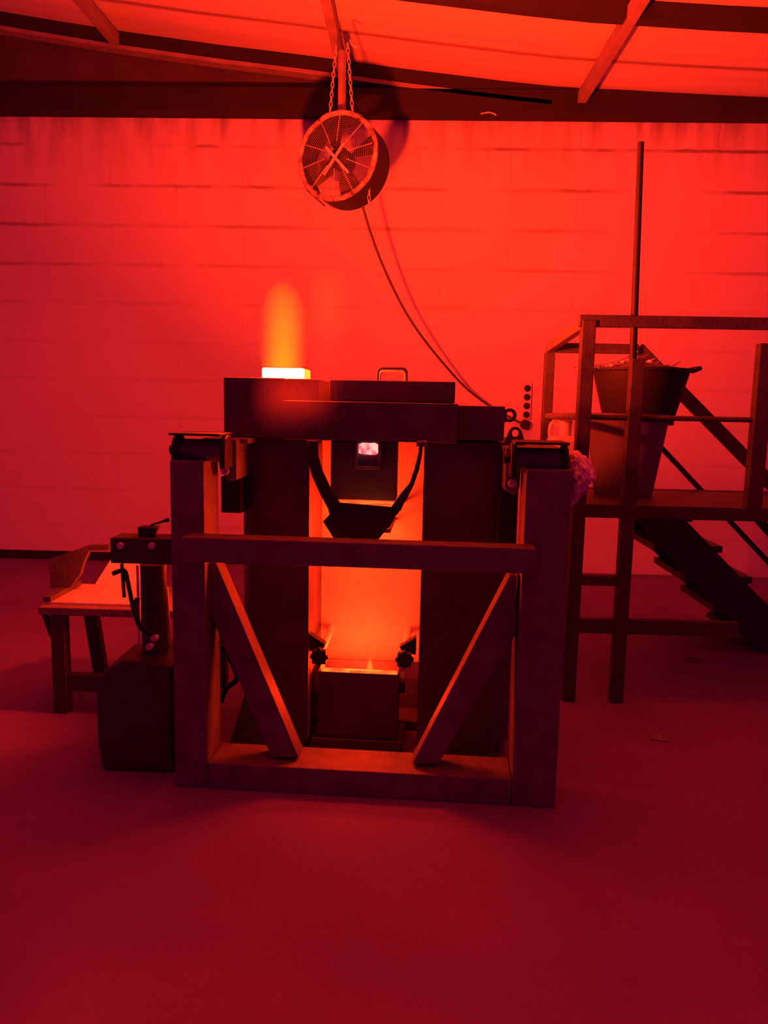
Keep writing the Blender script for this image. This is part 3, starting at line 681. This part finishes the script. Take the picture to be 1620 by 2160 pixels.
for k, (x, y, lb) in enumerate(((1290, 770, 'bright crumpled scrap lump in the middle of the tub, left of the mast'), (1315, 763, 'small bright scrap lump just left of the mast'), (1370, 762, 'small bright scrap lump right of the mast'))):
    s3 = bmesh.new(); bmesh.ops.create_icosphere(s3, subdivisions=2, radius=.016)
    for v in s3.verts: v.co *= 1+.5*noise.noise(v.co*60+Vector((k, 0, 0))); v.co.z *= .6
    o = MB(); o.b = s3; o = o.build('scrap_lump', 'galv'); o.location = at(x, y, 4.5); tag(o, lb, 'scrap', 'scrap lumps in the tub')
# pale jug by the back post
jg = empty('plastic_jug', 'pale plastic jug with a moulded grip on the platform behind the left post', 'jug', (at(1192, 920, 4.78).x, 4.78, DK))
hj = at(1192, 886, 4.78).z-DK
MB().box(-.1, .1, -.09, .09, 0, hj*.78).build('body', 'white', jg, .03)
b = MB(); b.lathe([(.035, hj*.77), (.035, hj*.95), (.04, hj*.95), (.04, hj)], n=20); b.build('cap', 'white', jg, smooth=True)
b = MB(); b.tube(smooth_path([(-.03, 0, hj*.9), (-.08, 0, hj*.96), (-.095, 0, hj*.86), (-.09, 0, hj*.74)], 5), .012, 8); b.build('grip', 'white', jg, smooth=True)

# ------------------------------------------------------------------ left: bench, tray, hydraulic unit
TY = 3.72
bn = empty('steel_bench', 'low dark steel bench with a lower stretcher left of the furnace', 'bench', (at(125, 1400, TY).x, TY, 0)); BO = bn.location.copy()
tz1 = at(150, 1280, TY).z; tz0 = at(150, 1297, TY).z; x0 = at(84, 1280, TY).x-BO.x; x1 = x0+.78; dep = .5
MB().box(x0, x1, -.02, dep, tz0+.0, tz1).build('bench_top', 'steelp', bn, .005)
lx = 0
for (lx, ly) in ((0, 0), (0.72, 0), (0.72, dep-.08)):
    MB().box(lx-.035, lx+.035, ly-.01, ly+.06, 0, tz0).build('leg', 'steel', bn, .004)
b = MB(); a = at(188, 1296, TY+.42)-BO; e = at(206, 1420, TY+.42)-BO; e.z = 0; a.z = tz0-.002; b.bar(a, e+Vector((.03, 0, .0)), .07, .06, (0, 1, 0)); b.build('leg', 'steel', bn, .004)
zs0 = at(160, 1458, TY).z; zs1 = at(160, 1424, TY).z
MB().box(.036, .684, .0, .05, zs0, zs1).build('stretcher', 'steel', bn, .004)
MB().bar((x0+.02, .01, tz0-.005), (-.03, .01, tz0-.12), .03, .02).build('corner_brace', 'steel', bn)
# open fronted tray of zinc sheet
ty = empty('sheet_metal_tray', 'open-sided bright sheet metal tray standing on the steel bench', 'tray', (at(190, 1250, TY+.1).x, TY+.1, tz1)); TO = ty.location.copy()
tl = at(104, 1250, TY+.08).x-TO.x; tR = tl+.48
MB().box(tl, tR, -.06, .34, .001, .012).build('tray_floor', 'galv', ty, .002)
zbk = at(220, 1183, TY+.44).z-tz1
MB().poly([(tl+.10, .30, .013), (tR, .30, .013), (tR, .312, .013), (tl+.10, .312, .013), (tl+.16, .40, zbk), (tR, .40, zbk), (tR, .412, zbk), (tl+.16, .412, zbk)], [(0, 3, 2, 1), (4, 5, 6, 7), (0, 1, 5, 4), (1, 2, 6, 5), (2, 3, 7, 6), (3, 0, 4, 7)]).build('back_sheet', 'galv', ty, .002)
pq = [(104, 1180), (188, 1150), (232, 1150), (232, 1160), (190, 1161), (178, 1185), (170, 1212), (150, 1238), (108, 1240)]
xz = [(at(x, y, TY+.24).x-TO.x, at(x, y, TY+.24).z-TO.z) for x, y in pq]
xz = [(x, max(z, .014)) for x, z in xz]
MB().prism_y(xz, .13, .17).build('side_guard', 'steel', ty, .003)
MB().box(tl-.01, tl+.03, -.07, .3, .013, .04).build('edge_lip', 'steel', ty, .003)
# hydraulic unit
HY = 3.12
hu = empty('hydraulic_unit', 'dark hydraulic power unit with tank, pump and valve block left of the stand', 'pump', (at(290, 1600, HY).x, HY, 0)); HO = hu.location.copy()
def H(x, y, Y=HY): return at(x, y, Y)-HO
ht0, ht1 = H(203, 1500).x, H(363, 1500).x; hz = at(290, 1400, HY+.02).z
tk = [(ht0+.02, 0), (ht1, 0), (ht1, hz), (ht0+.13, hz+.02), (ht0+.05, hz-.02), (ht0, hz-.09), (ht0, .12)]
MB().prism_y(tk, 0, .34).build('tank', 'steel', hu, .012)
c_ = H(318, 1300, HY+.14)
MB().cyl((c_.x+.012, .15, hz+.0), (c_.x+.012, .15, at(318, 1195, HY+.1).z), .056, n=32).build('pump_motor', 'steel', hu, smooth=True)
va, vb = H(231, 1134), H(364, 1188)
MB().box(va.x, vb.x, .0, .13, at(300, 1190, HY).z, at(300, 1136, HY).z).build('valve_block', 'steel', hu, .006)
for px in (255, 321):
    q = H(px, 1151); MB().cyl((q.x, -.012, q.z), (q.x, .003, q.z), .014, n=16).build('valve_cap', 'chrome', hu, .002)
q = H(300, 1120); z0 = at(300, 1137, HY+.06).z
vb_ = [(q.x-.028, z0), (q.x+.018, z0), (q.x+.05, z0+.055), (q.x-.032, z0+.055)]
MB().prism_y(vb_, .03, .09).build('lever_boot', 'black', hu, .004)
a = H(318, 1108, HY+.06); e = H(356, 1096, HY+.06); b = MB(); b.tube([a, a.lerp(e, .6), e], [.004, .005, .009], 8); b.build('lever', 'black', hu, smooth=True)
for (xa, ya, xb, yb, r, m, Y) in ((291, 1192, 296, 1392, .009, 'chrome', HY+.25), (351, 1240, 359, 1396, .008, 'chrome', HY+.25), (257, 1189, 262, 1260, .008, 'steel', HY+.06)):
    a = H(xa, ya, Y); e = H(xb, yb, Y)
    if m == 'chrome': e.z = max(e.z, hz-.0)
    MB().tube([a, e], r, 10).build('rod' if m == 'chrome' else 'pipe', m, hu, smooth=True)
for (x, y, r) in ((326, 1346, .014), (315, 1364, .014)):
    q = H(x, y, HY+.06); MB().cyl((q.x, .05, q.z), (q.x, .08, q.z), r, n=16).build('gauge', 'chrome', hu, .002)
b = MB(); b.tube(smooth_path([H(238, 1210, HY+.05), H(262, 1204, HY+.05), H(270, 1230, HY+.05), H(283, 1290, HY+.06), H(300, 1330, HY+.05)], 6), .010, 8); b.build('hose', 'rubber', hu, smooth=True)
b = MB(); b.tube(smooth_path([H(290, 1262, HY+.05), H(286, 1285, HY+.03), H(295, 1320, HY+.03), H(325, 1340, HY+.07)], 6), .012, 8); b.build('hose', 'rubber', hu, smooth=True)
# hose behind the stand, seen through the left window of the frame
o = MB().tube(smooth_path([MF @ lo(x, y, yy) for x, y, yy in ((462, 1362, .7), (476, 1370, .7), (492, 1405, .72), (500, 1432, .8), (478, 1452, .8), (466, 1480, .8))], 6), .014, 8).build('rubber_hose', 'rubber', smooth=True)
tag(o, 'black rubber hose curving beside the furnace, seen through the stand', 'hose')
# floor scraps at the right
for k, (x, y, lb) in enumerate(((1458, 1394, 'small pale scrap of paper on the floor beneath the stair'), (1395, 1560, 'small pale scrap on the floor in front of the platform'))):
    d = ray(x, y); p = CAMP+d*(-EYE/d.z); b = MB()
    b.poly([(-.06, -.01, .002), (.03, -.03, .002), (.07, .03, .004), (-.01, .02, .022), (-.06, -.01, .005), (.03, -.03, .005), (.07, .03, .007), (-.01, .02, .025)], [(0, 1, 2, 3), (7, 6, 5, 4), (0, 4, 5, 1), (1, 5, 6, 2), (2, 6, 7, 3), (3, 7, 4, 0)])
    o = b.build('paper_scrap', 'plastic' if k else 'steelp'); o.location = (p.x, p.y, 0); tag(o, lb, 'litter', 'litter on the floor')
# bent wire on top of the wall
o = MB().tube(smooth_path([at(x, y, WY-.22) for x, y in ((1014, 240), (1030, 237), (1040, 239), (1047, 243))], 5), .006, 6).build('bent_wire', 'galv', smooth=True)
tag(o, 'short bent pale wire under the dark beam above the wall', 'wire')
